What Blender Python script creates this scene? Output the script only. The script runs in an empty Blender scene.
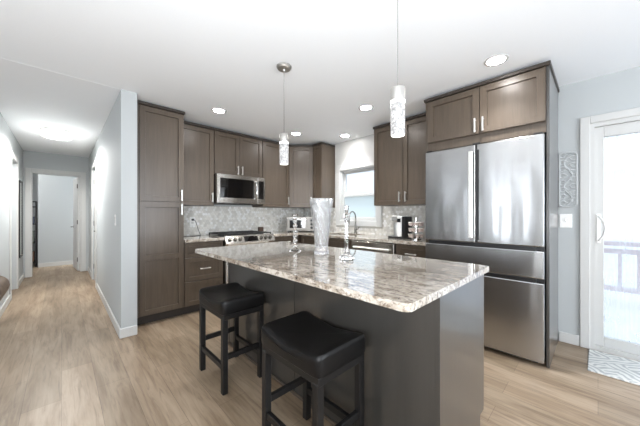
import bpy, bmesh, math, random
from mathutils import Vector, Matrix

S = bpy.context.scene
COL = S.collection
PI = math.pi
random.seed(7)

# ------------------------------------------------------------------ camera, sky, daylight, exposure
CAM_H = 1.215
cd = bpy.data.cameras.new('camera')
cam = bpy.data.objects.new('camera', cd)
COL.objects.link(cam)
cam.location = (0, 0, CAM_H)
cam.rotation_euler = (PI/2, 0, math.radians(46.05))
cd.sensor_width = 36.0
cd.lens = 268.0/640*36.0
cd.shift_y = 1.5/640
cd.clip_start = 0.02
S.camera = cam

S.view_settings.view_transform = 'Standard'
S.view_settings.look = 'None'
S.view_settings.gamma = 1.0
S.view_settings.use_curve_mapping = False
S.view_settings.exposure = 1.58
S.cycles.use_denoising = True
S.cycles.max_bounces = 10
S.cycles.diffuse_bounces = 5
S.cycles.glossy_bounces = 5
S.cycles.transmission_bounces = 10
S.cycles.transparent_max_bounces = 12
S.cycles.sample_clamp_indirect = 6.0
S.cycles.caustics_reflective = False
S.cycles.caustics_refractive = False

W = bpy.data.worlds.new('sky'); S.world = W
W.use_nodes = True
bg = W.node_tree.nodes['Background']
bg.inputs[0].default_value = (0.77, 0.885, 1.0, 1)
bg.inputs[1].default_value = 0.52

def area(name, loc, rot, sx, sy, watts, color=(1, 1, 1), spread=180):
    l = bpy.data.lights.new(name, 'AREA')
    l.shape = 'RECTANGLE'; l.size = sx; l.size_y = sy; l.energy = watts; l.color = color
    l.spread = math.radians(spread)
    o = bpy.data.objects.new(name, l); COL.objects.link(o)
    o.location = loc; o.rotation_euler = rot
    return o
# added daylight at unseen living-room windows; portals at the kitchen window and sliding door
area('added_living_daylight', (-1.9, -4.06, 1.1), (PI/2, 0, 0), 0.4, 1.9, 10, (0.93, 0.97, 1.0))
area('added_living_daylight', (-3.32, -4.06, 1.1), (PI/2, 0, 0), 0.25, 1.9, 6, (0.93, 0.97, 1.0))
area('added_living_daylight', (0.4, -4.06, 1.35), (PI/2, 0, 0), 1.5, 1.5, 12, (0.93, 0.97, 1.0))
area('added_side_daylight', (3.06, -1.0, 1.35), (PI/2, 0, PI/2), 1.9, 1.5, 14, (0.93, 0.97, 1.0))  # added daylight beside the camera, no window seen there
for nm, loc, sx, sy in (('daylight_sliding_door', (0.85, 3.62, 1.0), 1.75, 2.0), ('daylight_kitchen_window', (-2.70, 3.62, 1.54), 0.75, 0.85)):
    area(nm, loc, (-PI/2, 0, 0), sx, sy, 1).data.cycles.is_portal = True
area('added_dining_daylight', (3.06, 1.7, 1.35), (PI/2, 0, PI/2), 1.6, 1.5, 46, (0.93, 0.97, 1.0))  # added at an unseen window to brighten from the right
area('added_bedroom_daylight', (-9.2, 1.44, 1.4), (-PI/2, 0, 0), 1.0, 1.2, 75, (0.93, 0.97, 1.0))  # added light for the room past the hall, its window unseen
# fill light added behind the camera, aimed up to brighten the ceiling like bounced flash
area('ceiling_fill_light', (0.3, -0.6, 1.2), (math.radians(145), 0, math.radians(46)), 1.2, 1.2, 35, (0.95, 0.975, 1.0))
DOWNLIGHT, HALL_GLOW, PENDANT_GLOW = 30.0, 2.2, 0.38

# ------------------------------------------------------------------ materials
def srgb(r, g, b):
    f = lambda c: (c/255/12.92) if c/255 <= 0.04045 else ((c/255+0.055)/1.055)**2.4
    return (f(r), f(g), f(b), 1)
class NT:
    def __init__(s, name):
        s.m = bpy.data.materials.new(name); s.m.use_nodes = True
        s.t = s.m.node_tree; s.b = s.t.nodes['Principled BSDF']; s.out = s.t.nodes['Material Output']
    def n(s, typ, **kw):
        nd = s.t.nodes.new(typ)
        for k, v in kw.items():
            if k.startswith('i_'):
                key = k[2:]
                nd.inputs[int(key) if key.isdigit() else key.replace('_', ' ')].default_value = v
            else: setattr(nd, k, v)
        return nd
    def l(s, a, b): s.t.links.new(a, b)
    def set(s, **kw):
        for k, v in kw.items(): s.b.inputs[k.replace('_', ' ')].default_value = v
    def coords(s, scale=(1, 1, 1), rot=(0, 0, 0)):
        tc = s.n('ShaderNodeTexCoord'); mp = s.n('ShaderNodeMapping')
        mp.inputs['Scale'].default_value = scale; mp.inputs['Rotation'].default_value = rot
        s.l(tc.outputs['Object'], mp.inputs['Vector']); return mp.outputs['Vector']
    def noise(s, vec, scale, detail=4, rough=0.55, dist=0):
        nd = s.n('ShaderNodeTexNoise', i_Scale=scale, i_Detail=detail, i_Roughness=rough, i_Distortion=dist)
        s.l(vec, nd.inputs['Vector']); return nd.outputs['Fac']
    def ramp(s, fac, stops, interp='LINEAR'):
        r = s.n('ShaderNodeValToRGB'); r.color_ramp.interpolation = interp
        e = r.color_ramp.elements
        while len(e) < len(stops): e.new(0.5)
        for el, (p, c) in zip(e, stops): el.position = p; el.color = c
        s.l(fac, r.inputs['Fac']); return r.outputs['Color']
    def mix(s, fac, a, b, mode='MIX'):
        m = s.n('ShaderNodeMix', data_type='RGBA', blend_type=mode)
        for v, i in ((fac, 0), (a, 6), (b, 7)):
            if hasattr(v, 'is_linked'): s.l(v, m.inputs[i])
            else: m.inputs[i].default_value = v
        return m.outputs[2]
    def bump(s, h, strength=0.1, dist=0.01):
        b = s.n('ShaderNodeBump', i_Strength=strength, i_Distance=dist)
        s.l(h, b.inputs['Height']); s.l(b.outputs[0], s.b.inputs['Normal'])
M = {}
def plain(name, col, rough=0.5, metal=0.0, coat=0.0, nscale=40, var=0.03, bump=0.02):
    t = NT(name); v = t.coords()
    f = t.noise(v, nscale, 3)
    lo = tuple(c*(1-var) for c in col[:3])+(1,); hi = tuple(min(1, c*(1+var)) for c in col[:3])+(1,)
    t.l(t.ramp(f, [(0.3, lo), (0.7, hi)]), t.b.inputs['Base Color'])
    t.set(Roughness=rough, Metallic=metal, Coat_Weight=coat)
    if bump: t.bump(f, bump, 0.005)
    M[name] = t.m; return t
plain('wall_paint', srgb(181, 185, 186), 0.75, nscale=180, var=0.01)
plain('white_paint', srgb(198, 198, 196), 0.55, nscale=60, var=0.01)
plain('ceiling_paint', srgb(243, 246, 249), 0.9, nscale=150, var=0.01, bump=0.05)
plain('hall_ceiling_tone', srgb(238, 240, 242), 0.9, nscale=150, var=0.01, bump=0.05)  # slightly grayer than the main ceiling
plain('black_leather', srgb(15, 14, 14), 0.38, nscale=220, var=0.1, bump=0.1).set(Specular_IOR_Level=0.3)
plain('black_wood', srgb(15, 14, 14), 0.45, nscale=60, var=0.1)
plain('black_plastic', srgb(22, 22, 23), 0.35)
plain('black_glass', srgb(12, 12, 13), 0.05, coat=1.0, bump=0)
plain('cast_iron', srgb(30, 29, 28), 0.6)
plain('nickel', srgb(226, 224, 220), 0.36, metal=1, bump=0)
plain('lamp_nickel', srgb(196, 194, 190), 0.42, metal=1, bump=0)
plain('cord_gray', srgb(110, 110, 110), 0.5, bump=0)
plain('hinge_metal', srgb(96, 94, 92), 0.5, metal=0.4, bump=0)
plain('toaster_silver', srgb(140, 137, 132), 0.4, metal=0.3, bump=0)
plain('chrome', srgb(215, 215, 215), 0.1, metal=1, bump=0)
plain('dark_steel', srgb(120, 116, 110), 0.25, metal=1, bump=0)
plain('white_plastic', srgb(232, 232, 230), 0.35, bump=0)
plain('silver_plastic', srgb(168, 168, 166), 0.3, metal=0.5, bump=0)
plain('carved_plaster', srgb(186, 189, 190), 0.7, nscale=60)
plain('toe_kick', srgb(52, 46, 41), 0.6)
plain('pod_foil', srgb(204, 188, 180), 0.3, nscale=20, var=0.12)
plain('brown_box', srgb(66, 48, 38), 0.5)
plain('outdoor_white', srgb(245, 246, 250), 0.9, nscale=3, var=0.03)  # near-white for the ground and deck
plain('deck_wood', srgb(208, 184, 184), 0.8, nscale=20, var=0.08)
plain('evergreen', srgb(60, 85, 108), 0.9, nscale=4, var=0.3)  # distance haze put into the blue-gray colour
plain('roof_shingle', srgb(120, 128, 120), 0.9, nscale=20, var=0.15)
plain('siding', srgb(226, 232, 228), 0.8, nscale=6, var=0.04)
plain('shelf_wood', srgb(40, 36, 36), 0.5)
plain('book_cloth', srgb(96, 104, 122), 0.7, nscale=12, var=0.3)
plain('basket', srgb(120, 92, 78), 0.8, nscale=30, var=0.2)
plain('sofa_leather', srgb(100, 80, 62), 0.5, nscale=14, var=0.22, bump=0.08)
plain('mirror_glass', srgb(225, 230, 230), 0.03, metal=1, bump=0)

def wood(name, c1, c2, rough=0.38, coat=0.12, crough=0.28):
    t = NT(name); v = t.coords((9, 9, 0.7))
    f = t.noise(v, 3.0, 6, 0.6, 0.6); g = t.noise(t.coords((60, 60, 2.2)), 2.0, 4, 0.6)
    col = t.mix(0.35, t.ramp(f, [(0.3, c1), (0.7, c2)]), t.ramp(g, [(0.3, c1), (0.7, c2)]))
    t.l(col, t.b.inputs['Base Color']); t.set(Roughness=rough, Coat_Weight=coat, Coat_Roughness=crough)
    t.bump(g, 0.03, 0.003); M[name] = t.m
wood('cabinet_wood', srgb(72, 62, 52), srgb(92, 80, 68))
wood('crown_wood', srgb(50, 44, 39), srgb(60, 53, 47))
wood('island_wood', srgb(55, 53, 50), srgb(61, 59, 56), 0.34, 1.0, 0.2)

def floor_mat():
    t = NT('oak_plank'); v = t.coords()
    br = t.n('ShaderNodeTexBrick', offset=0.37, offset_frequency=2)
    for k, x in (('Scale', 1), ('Mortar Size', 0.0012), ('Mortar Smooth', 0.3), ('Bias', 0.0), ('Brick Width', 1.22), ('Row Height', 0.18)):
        br.inputs[k].default_value = x
    br.inputs['Color1'].default_value = srgb(172, 153, 132); br.inputs['Color2'].default_value = srgb(154, 137, 117)
    br.inputs['Mortar'].default_value = srgb(122, 106, 90)
    t.l(v, br.inputs['Vector'])
    g = t.noise(t.coords((1.3, 16, 1)), 2.4, 8, 0.62, 0.8)
    h = t.noise(t.coords((0.5, 3.2, 1)), 2.0, 4, 0.6, 0.6)
    col = t.mix(0.58, br.outputs['Color'], t.ramp(g, [(0.30, srgb(150, 136, 120)), (0.5, srgb(232, 228, 222)), (0.75, srgb(255, 255, 252))]), 'MULTIPLY')
    col = t.mix(0.8, col, t.ramp(h, [(0.36, srgb(196, 187, 176)), (0.6, srgb(255, 255, 255))]), 'MULTIPLY')
    t.l(col, t.b.inputs['Base Color']); t.set(Roughness=0.42, Specular_IOR_Level=0.4)
    t.bump(g, 0.03, 0.003); M['oak_plank'] = t.m
floor_mat()

def granite():
    t = NT('granite')
    a = t.noise(t.coords((2.2, 6.0, 5)), 2.6, 8, 0.68, 1.2)
    b = t.noise(t.coords((9, 20, 14)), 3.0, 6, 0.7, 0.8)
    c = t.noise(t.coords((26, 44, 34)), 2.0, 4, 0.6, 0.4)
    base = t.ramp(a, [(0.33, srgb(128, 115, 102)), (0.46, srgb(168, 158, 145)), (0.6, srgb(204, 197, 187)), (0.75, srgb(170, 159, 145))])
    base = t.mix(t.ramp(b, [(0.50, (0, 0, 0, 1)), (0.62, (0.9, 0.9, 0.9, 1))]), base, srgb(116, 102, 90))
    spk = t.ramp(c, [(0.55, (0, 0, 0, 1)), (0.63, (1, 1, 1, 1))])
    msk = t.ramp(a, [(0.38, (1, 1, 1, 1)), (0.58, (0.12, 0.12, 0.12, 1))])
    both = t.mix(1.0, spk, msk, 'MULTIPLY')
    base = t.mix(both, base, srgb(62, 54, 50))
    t.l(base, t.b.inputs['Base Color']); t.set(Roughness=0.08, Specular_IOR_Level=0.6, Coat_Weight=0.7, Coat_Roughness=0.015, Coat_IOR=1.55)
    M['granite'] = t.m
granite()

def steel(name, col, rough, wav):
    t = NT(name)
    f = t.noise(t.coords((120, 120, 1.0)), 3.0, 3)
    w = t.noise(t.coords((2.6, 2.6, 0.55)), 1.6, 2, 0.5)
    t.l(t.ramp(f, [(0.3, tuple(c*0.985 for c in col[:3])+(1,)), (0.7, col)]), t.b.inputs['Base Color'])
    t.set(Metallic=1.0, Roughness=rough, Anisotropic=0.75, Anisotropic_Rotation=0.25)
    tg = t.n('ShaderNodeTangent', direction_type='RADIAL', axis='Z'); t.l(tg.outputs[0], t.b.inputs['Tangent'])
    if wav: t.bump(w, wav, 0.05)
    M[name] = t.m
steel('brushed_steel', srgb(182, 182, 182), 0.24, 0.2)
steel('appliance_steel', srgb(186, 182, 176), 0.26, 0.05)

def tile():
    t = NT('marble_tile')
    g = t.n('ShaderNodeNewGeometry')
    n = t.noise(t.coords(), 14, 4)
    c = t.ramp(g.outputs['Random Per Island'], [(0.0, srgb(206, 204, 199)), (0.35, srgb(214, 212, 206)), (0.7, srgb(222, 220, 214)), (0.92, srgb(236, 237, 236)), (1.0, srgb(242, 242, 242))])
    c = t.mix(0.5, c, t.ramp(n, [(0.35, srgb(228, 226, 222)), (0.65, srgb(255, 255, 255))]), 'MULTIPLY')
    t.l(c, t.b.inputs['Base Color'])
    r = t.ramp(g.outputs['Random Per Island'], [(0.0, (0.25,)*3+(1,)), (0.9, (0.3,)*3+(1,)), (1.0, (0.1,)*3+(1,))])
    t.l(r, t.b.inputs['Roughness']); t.set(Coat_Weight=0.3)
    M['marble_tile'] = t.m
tile()
plain('grout', srgb(186, 184, 178), 0.85)

def glass(name, tint=(1, 1, 1, 1), ior=1.5):
    t = NT(name); n = t.noise(t.coords(), 8, 2)
    t.l(t.ramp(n, [(0, tint), (1, tint)]), t.b.inputs['Base Color'])
    t.set(Roughness=0.0, Transmission_Weight=1.0, IOR=ior); M[name] = t.m; return t
glass('crystal', (1, 1, 1, 1), 1.5)
glass('cut_crystal', (1, 1, 1, 1), 1.5).set(Transmission_Weight=0.82, Roughness=0.03)  # white diffuse share stands in for refractive sparkle
def pane(name, tint, refl=0.06, frost=0.0):
    t = NT(name); tr = t.n('ShaderNodeBsdfTransparent'); gl = t.n('ShaderNodeBsdfGlossy'); gl.inputs['Roughness'].default_value = 0.02
    mx = t.n('ShaderNodeMixShader'); tr.inputs[0].default_value = tint
    n = t.noise(t.coords((1, 1, 1)), 9, 3); f = t.ramp(n, [(0.3, (refl*0.9,)*3+(1,)), (0.7, (refl*1.1,)*3+(1,))])
    t.l(f, mx.inputs[0]); t.l(tr.outputs[0], mx.inputs[1]); t.l(gl.outputs[0], mx.inputs[2])
    if frost:
        df = t.n('ShaderNodeBsdfTranslucent'); df.inputs[0].default_value = (0.97, 0.98, 0.96, 1)
        m2 = t.n('ShaderNodeMixShader'); m2.inputs[0].default_value = frost
        t.l(mx.outputs[0], m2.inputs[1]); t.l(df.outputs[0], m2.inputs[2]); t.l(m2.outputs[0], t.out.inputs[0])
    else: t.l(mx.outputs[0], t.out.inputs[0])
    M[name] = t.m
pane('window_glass', (0.97, 0.98, 1, 1)); pane('frosted_glass', (0.96, 0.99, 0.98, 1), 0.05, 0.45)
def misty(name):
    t = NT(name); tr = t.n('ShaderNodeBsdfTransparent'); tl = t.n('ShaderNodeBsdfTranslucent'); gl = t.n('ShaderNodeBsdfGlossy')
    gl.inputs['Roughness'].default_value = 0.05; tl.inputs[0].default_value = (0.9, 0.95, 1, 1)
    st = t.noise(t.coords((26, 1, 1.3)), 3, 4); cl = t.noise(t.coords((3, 1, 2.2)), 2, 3)
    f = t.mix(0.5, t.ramp(st, [(0.3, (0.12,)*3+(1,)), (0.7, (0.3,)*3+(1,))]), t.ramp(cl, [(0.35, (0.1,)*3+(1,)), (0.65, (0.4,)*3+(1,))]))
    m1 = t.n('ShaderNodeMixShader'); t.l(f, m1.inputs[0]); t.l(tr.outputs[0], m1.inputs[1]); t.l(tl.outputs[0], m1.inputs[2])
    m2 = t.n('ShaderNodeMixShader'); m2.inputs[0].default_value = 0.05
    t.l(m1.outputs[0], m2.inputs[1]); t.l(gl.outputs[0], m2.inputs[2]); t.l(m2.outputs[0], t.out.inputs[0]); M[name] = t.m
misty('misty_glass')
def glow(name, col, strength):
    t = NT(name); n = t.noise(t.coords(), 5, 1)
    t.l(t.ramp(n, [(0, col), (1, col)]), t.b.inputs['Emission Color'])
    t.set(Emission_Strength=strength, Base_Color=(0.9, 0.9, 0.9, 1), Roughness=0.4); M[name] = t.m; return t
glow('downlight_lens', (1, 0.975, 0.95, 1), DOWNLIGHT)
glow('hall_diffuser', (1, 0.97, 0.93, 1), HALL_GLOW)
glow('added_bedroom_glow', (1, 0.98, 0.96, 1), 28)  # glow added to light the room past the hall
def pendant_glass():
    t = NT('bubble_glass'); v = t.coords()
    vo = t.n('ShaderNodeTexVoronoi', i_Scale=85.0); t.l(v, vo.inputs['Vector'])
    f = vo.outputs['Distance']
    t.l(t.ramp(f, [(0.12, (1, 1, 1, 1)), (0.42, (0.5, 0.5, 0.5, 1)), (0.7, (0.22, 0.22, 0.22, 1))]), t.b.inputs['Emission Color'])
    t.set(Emission_Strength=PENDANT_GLOW, Base_Color=(0.16, 0.16, 0.16, 1), Roughness=0.15)
    t.bump(f, 0.5, 0.01); M['bubble_glass'] = t.m
pendant_glass()
glow('pendant_glow', (1, 0.98, 0.95, 1), PENDANT_GLOW*1.6)
def mat_rug():
    t = NT('leaf_weave')
    a = t.n('ShaderNodeTexWave', wave_type='BANDS', bands_direction='DIAGONAL', i_Scale=9.0, i_Distortion=5.0, i_Detail=2.0); a.inputs['Detail Scale'].default_value = 1.2
    b = t.n('ShaderNodeTexWave', wave_type='BANDS', bands_direction='DIAGONAL', i_Scale=9.0, i_Distortion=4.0, i_Detail=1.0)
    t.l(t.coords(), a.inputs['Vector']); t.l(t.coords((-1, 1.4, 1)), b.inputs['Vector'])
    sel = t.noise(t.coords((2, 2, 1)), 3, 1)
    f = t.mix(t.ramp(sel, [(0.49, (0, 0, 0, 1)), (0.51, (1, 1, 1, 1))]), a.outputs['Color'], b.outputs['Color'])
    t.l(t.ramp(f, [(0.12, srgb(172, 174, 174)), (0.45, srgb(205, 205, 202)), (0.75, srgb(216, 216, 212))]), t.b.inputs['Base Color'])
    t.set(Roughness=0.95); t.bump(t.noise(t.coords(), 260, 2), 0.3, 0.004); M['leaf_weave'] = t.m
mat_rug()

# ------------------------------------------------------------------ mesh helpers
class MB:
    """Collects shapes in world coordinates; build() links them as one mesh object."""
    def __init__(s): s.bm = bmesh.new()
    def box(s, x0, x1, y0, y1, z0, z1, bev=0.0, mat=None, seg=1):
        b = bmesh.new()
        r = bmesh.ops.create_cube(b, size=1.0)
        sc = Matrix.Diagonal((abs(x1-x0), abs(y1-y0), abs(z1-z0), 1))
        tr = Matrix.Translation(((x0+x1)/2, (y0+y1)/2, (z0+z1)/2))
        bmesh.ops.transform(b, matrix=tr @ sc, verts=b.verts)
        if bev: bmesh.ops.bevel(b, geom=b.edges[:], offset=bev, segments=seg, affect='EDGES', profile=0.5)
        if mat: bmesh.ops.transform(b, matrix=mat, verts=b.verts)
        s.join(b); return s
    def join(s, b):
        me = bpy.data.meshes.new('tmp'); b.to_mesh(me); b.free(); s.bm.from_mesh(me); bpy.data.meshes.remove(me)
    def poly(s, verts, faces):
        vs = [s.bm.verts.new(v) for v in verts]
        for f in faces:
            try: s.bm.faces.new([vs[i] for i in f])
            except ValueError: pass
        return s
    def lathe(s, cx, cy, prof, n=32, fn=None, closed=False):
        rings = []
        for k, (r, z) in enumerate(prof):
            if r < 1e-6: rings.append([s.bm.verts.new((cx, cy, z))])
            else:
                ring = []
                for i in range(n):
                    a = 2*PI*i/n; rr = r*(fn(a, k, z) if fn else 1)
                    ring.append(s.bm.verts.new((cx+rr*math.cos(a), cy+rr*math.sin(a), z)))
                rings.append(ring)
        prs = list(zip(rings, rings[1:]))
        if closed: prs.append((rings[-1], rings[0]))
        for A, B in prs:
            for i in range(n):
                j = (i+1) % n
                if len(A) == 1 and len(B) == 1: continue
                if len(A) == 1: s.bm.faces.new((A[0], B[j], B[i]))
                elif len(B) == 1: s.bm.faces.new((A[i], A[j], B[0]))
                else: s.bm.faces.new((A[i], A[j], B[j], B[i]))
        return s
    def tube(s, pts, r, n=10, caps=True):
        pts = [Vector(p) for p in pts]; rings = []
        rs = r if isinstance(r, (list, tuple)) else [r]*len(pts)
        up = None
        for i, p in enumerate(pts):
            t = (pts[min(i+1, len(pts)-1)]-pts[max(i-1, 0)]).normalized()
            if up is None:
                up = Vector((0, 0, 1)) if abs(t.z) < 0.9 else Vector((1, 0, 0))
            u = (up - t*up.dot(t)).normalized(); v = t.cross(u); up = u
            rings.append([s.bm.verts.new(p + (u*math.cos(2*PI*k/n)+v*math.sin(2*PI*k/n))*rs[i]) for k in range(n)])
        for A, B in zip(rings, rings[1:]):
            for k in range(n): s.bm.faces.new((A[k], A[(k+1) % n], B[(k+1) % n], B[k]))
        if caps: s.bm.faces.new(rings[0][::-1]); s.bm.faces.new(rings[-1])
        return s
    def build(s, name, mat, parent=None, smooth=False, loc=None):
        bmesh.ops.recalc_face_normals(s.bm, faces=s.bm.faces[:])
        root = parent
        while root is not None and root.parent is not None: root = root.parent
        org = Vector(root.location) if root is not None else Vector(loc or (0, 0, 0))
        bmesh.ops.translate(s.bm, verts=s.bm.verts[:], vec=-org)
        me = bpy.data.meshes.new(name); s.bm.to_mesh(me); s.bm.free()
        me.materials.append(M[mat])
        if smooth:
            for p in me.polygons: p.use_smooth = True
            try: me.set_sharp_from_angle(angle=math.radians(38))
            except Exception: pass
        o = bpy.data.objects.new(name, me); COL.objects.link(o)
        if parent is not None: o.parent = parent
        else: o.location = org
        return o

def tag(o, label, cat, group=None):
    o['label'] = label; o['category'] = cat
    if group: o['group'] = group
    return o
def thing(name, label, cat, loc, group=None):
    o = bpy.data.objects.new(name, None); COL.objects.link(o); o.location = loc; o.empty_display_size = 0.1
    return tag(o, label, cat, group)
def struct(o):
    o['kind'] = 'structure'; return o
def sroot(name, loc):
    o = bpy.data.objects.new(name, None); COL.objects.link(o); o.location = loc; o['kind'] = 'structure'; return o
def copy_tree(o, parent=None):
    c = o.copy(); COL.objects.link(c); c.parent = parent
    for ch in list(o.children): copy_tree(ch, c)
    return c
X_, Y_, Z_ = Vector((1, 0, 0)), Vector((0, 1, 0)), Vector((0, 0, 1))

def frame_box(mb, O, U, N, u0, u1, z0, z1, n0, n1, bev=0.0):
    """box in a door frame: u along the face, z up, n outwards"""
    Wm = Matrix(((U.x, N.x, 0, O.x), (U.y, N.y, 0, O.y), (0, 0, 1, 0), (0, 0, 0, 1)))
    return mb.box(u0, u1, n0, n1, z0, z1, bev, Wm)

def shaker(name, O, U, N, u0, u1, z0, z1, parent, mat='cabinet_wood', stile=0.057, splits=(), th=0.02):
    """framed door with a recessed flat panel; splits = heights of middle rails"""
    mb = MB(); P = lambda u, z, n: O + U*u + Z_*z + N*n
    zs = [z0+stile]
    for sz in splits: zs += [sz-stile/2, sz+stile/2]
    zs.append(z1-stile)
    V = []; F = []
    def add(*ps):
        i = len(V); V.extend(ps); F.append(tuple(range(i, i+len(ps))))
    c = 0.0018
    a0, a1, b0, b1 = u0+c, u1-c, z0+c, z1-c
    # outer sides with a small arris
    ring = lambda A, B, C, D, n: [P(A, C, n), P(B, C, n), P(B, D, n), P(A, D, n)]
    back = ring(u0, u1, z0, z1, 0); mid = ring(u0, u1, z0, z1, th-c); fr = ring(a0, a1, b0, b1, th)
    for r1, r2 in ((back, mid), (mid, fr)):
        for i in range(4): j = (i+1) % 4; add(r1[i], r1[j], r2[j], r2[i])
    add(*back[::-1])
    us, ue = u0+stile, u1-stile
    add(P(a0, b0, th), P(us, b0, th), P(us, b1, th), P(a0, b1, th)); add(P(ue, b0, th), P(a1, b0, th), P(a1, b1, th), P(ue, b1, th))
    lo = b0
    for k in range(0, len(zs), 2):
        add(P(us, lo, th), P(ue, lo, th), P(ue, zs[k], th), P(us, zs[k], th))
        o1 = ring(us, ue, zs[k], zs[k+1], th); i1 = ring(us+0.003, ue-0.003, zs[k]+0.003, zs[k+1]-0.003, th-0.014)
        for i in range(4): j = (i+1) % 4; add(o1[i], o1[j], i1[j], i1[i])
        add(*i1); lo = zs[k+1]
    add(P(us, lo, th), P(ue, lo, th), P(ue, b1, th), P(us, b1, th))
    mb.poly(V, F); bmesh.ops.remove_doubles(mb.bm, verts=mb.bm.verts[:], dist=1e-5)
    return mb.build(name, mat, parent)

def pull(O, U, N, u, z, parent, vertical=True, L=0.13, n=0.02):
    mb = MB(); h = L/2
    if vertical:
        frame_box(mb, O, U, N, u-0.007, u+0.007, z-h, z+h, n+0.022, n+0.032, 0.002)
        for q in (z-h+0.016, z+h-0.016): frame_box(mb, O, U, N, u-0.005, u+0.005, q-0.006, q+0.006, n, n+0.024)
    else:
        frame_box(mb, O, U, N, u-h, u+h, z-0.007, z+0.007, n+0.022, n+0.032, 0.002)
        for q in (u-h+0.016, u+h-0.016): frame_box(mb, O, U, N, q-0.006, q+0.006, z-0.005, z+0.005, n, n+0.024)
    return mb.build('handle', 'nickel', parent)

# ------------------------------------------------------------------ room shell
XL, YB, CE = -4.03, 3.45, 2.445
struct(MB().box(-10.4, 3.2, -4.2, YB+0.15, -0.1, 0).build('floor', 'oak_plank'))
struct(MB().box(-10.4, 3.2, -4.2, YB+0.15, CE, CE+0.1).build('ceiling', 'ceiling_paint'))
struct(MB().box(-7.65, -3.255, -0.53, 0.42, CE-0.001, CE).build('ceiling_hall', 'hall_ceiling_tone'))  # thin grayer sheet marks the tonal step at the hall

def holed(name, axis, p0, p1, a0, a1, holes, mat='wall_paint', z1=CE):
    """wall slab between p0..p1 on its thin axis, a0..a1 along, with rectangular holes (h0,h1,zb,zt)"""
    mb = MB()
    def bx(s, e, zb, zt):
        if e-s < 1e-4 or zt-zb < 1e-4: return
        if axis == 'y': mb.box(s, e, p0, p1, zb, zt)
        else: mb.box(p0, p1, s, e, zb, zt)
    cur = a0
    for h0, h1, zb, zt in sorted(holes):
        bx(cur, h0, 0, z1); bx(h0, h1, 0, zb); bx(h0, h1, zt, z1); cur = h1
    bx(cur, a1, 0, z1)
    return struct(mb.build(name, mat))
WX0, WX1, WZ0, WZ1 = -3.075, -2.325, 1.115, 1.965      # kitchen window opening
DX0, DX1, DZ1 = -0.05, 1.75, 2.036                      # sliding door opening
holed('wall_back', 'y', YB, YB+0.15, XL-0.12, 3.2, [(WX0, WX1, WZ0, WZ1), (DX0, DX1, 0, DZ1)])
holed('wall_kitchen_left', 'x', XL-0.12, XL, 0.553, YB, [])
holed('wall_hall_right', 'y', 0.42, 0.553, -7.65, -3.25, [(-6.55, -5.79, 0, 2.05)])
holed('wall_hall_left', 'y', -0.65, -0.53, -7.65, -4.75, [(-6.58, -5.82, 0, 2.05)])
holed('wall_hall_end', 'x', -7.77, -7.65, -1.7, 1.6, [(-0.43, 0.30, 0, 2.04)])
holed('wall_bedroom_far', 'x', -9.02, -8.9, -0.39, 1.6, [])
holed('wall_bedroom_return', 'y', -0.39, -0.30, -10.3, -9.02, [])
holed('wall_bedroom_end', 'x', -10.4, -10.3, -1.7, -0.30, [])
holed('wall_bedroom_left', 'y', -1.8, -1.7, -10.4, -7.65, [])
holed('wall_bedroom_right', 'y', 1.5, 1.6, -10.4, -7.65, [(-9.7, -8.7, 0.8, 2.0)])
holed('wall_living_left', 'x', -4.87, -4.75, -4.1, -0.65, [])
holed('wall_living_rear', 'y', -4.12, -4.0, -4.87, 3.2, [(-3.45, -3.2, 0.15, 2.05), (-2.1, -1.7, 0.15, 2.05), (-0.35, 1.15, 0.6, 2.1)])
holed('wall_living_right', 'x', 3.0, 3.12, -4.0, YB, [(-1.95, -0.05, 0.6, 2.1), (0.9, 2.5, 0.6, 2.1)])

# baseboards
BBH, BBT = 0.095, 0.014
def bb(name, x0, x1, y0, y1): return struct(MB().box(x0, x1, y0, y1, 0, BBH, 0.004).build(name, 'white_paint'))
bb('baseboard_hall_right', -5.70, -3.25, 0.42-BBT, 0.42)
bb('baseboard_hall_far_right', -7.65, -6.64, 0.42-BBT, 0.42)
bb('baseboard_partition', -3.25, -3.25+BBT, 0.42-BBT, 0.553)
bb('baseboard_hall_left', -7.65, -6.67, -0.53, -0.53+BBT)
bb('baseboard_hall_near_left', -5.73, -4.75, -0.53, -0.53+BBT)
bb('baseboard_living_left', -4.75, -4.75+BBT, -4.0, -0.53)
bb('baseboard_bedroom', -8.9, -8.9+BBT, -0.39, 1.5)
bb('baseboard_back', -0.262, -0.12, YB-BBT, YB)
bb('baseboard_back_right', 1.83, 3.0, YB-BBT, YB)

def casing(mb, axis, p, out, a0, a1, z1, w=0.068, t=0.018, z0=0.0):
    """flat door casing around an opening, standing proud of plane p by t in direction out"""
    q0, q1 = (p, p+out*t) if out > 0 else (p+out*t, p)
    for s, e, zb, zt in ((a0-w, a0, z0, z1+w), (a1, a1+w, z0, z1+w), (a0, a1, z1, z1+w)):
        if axis == 'y': mb.box(s, e, q0, q1, zb, zt, 0.004)
        else: mb.box(q0, q1, s, e, zb, zt, 0.004)
    return mb

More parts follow.
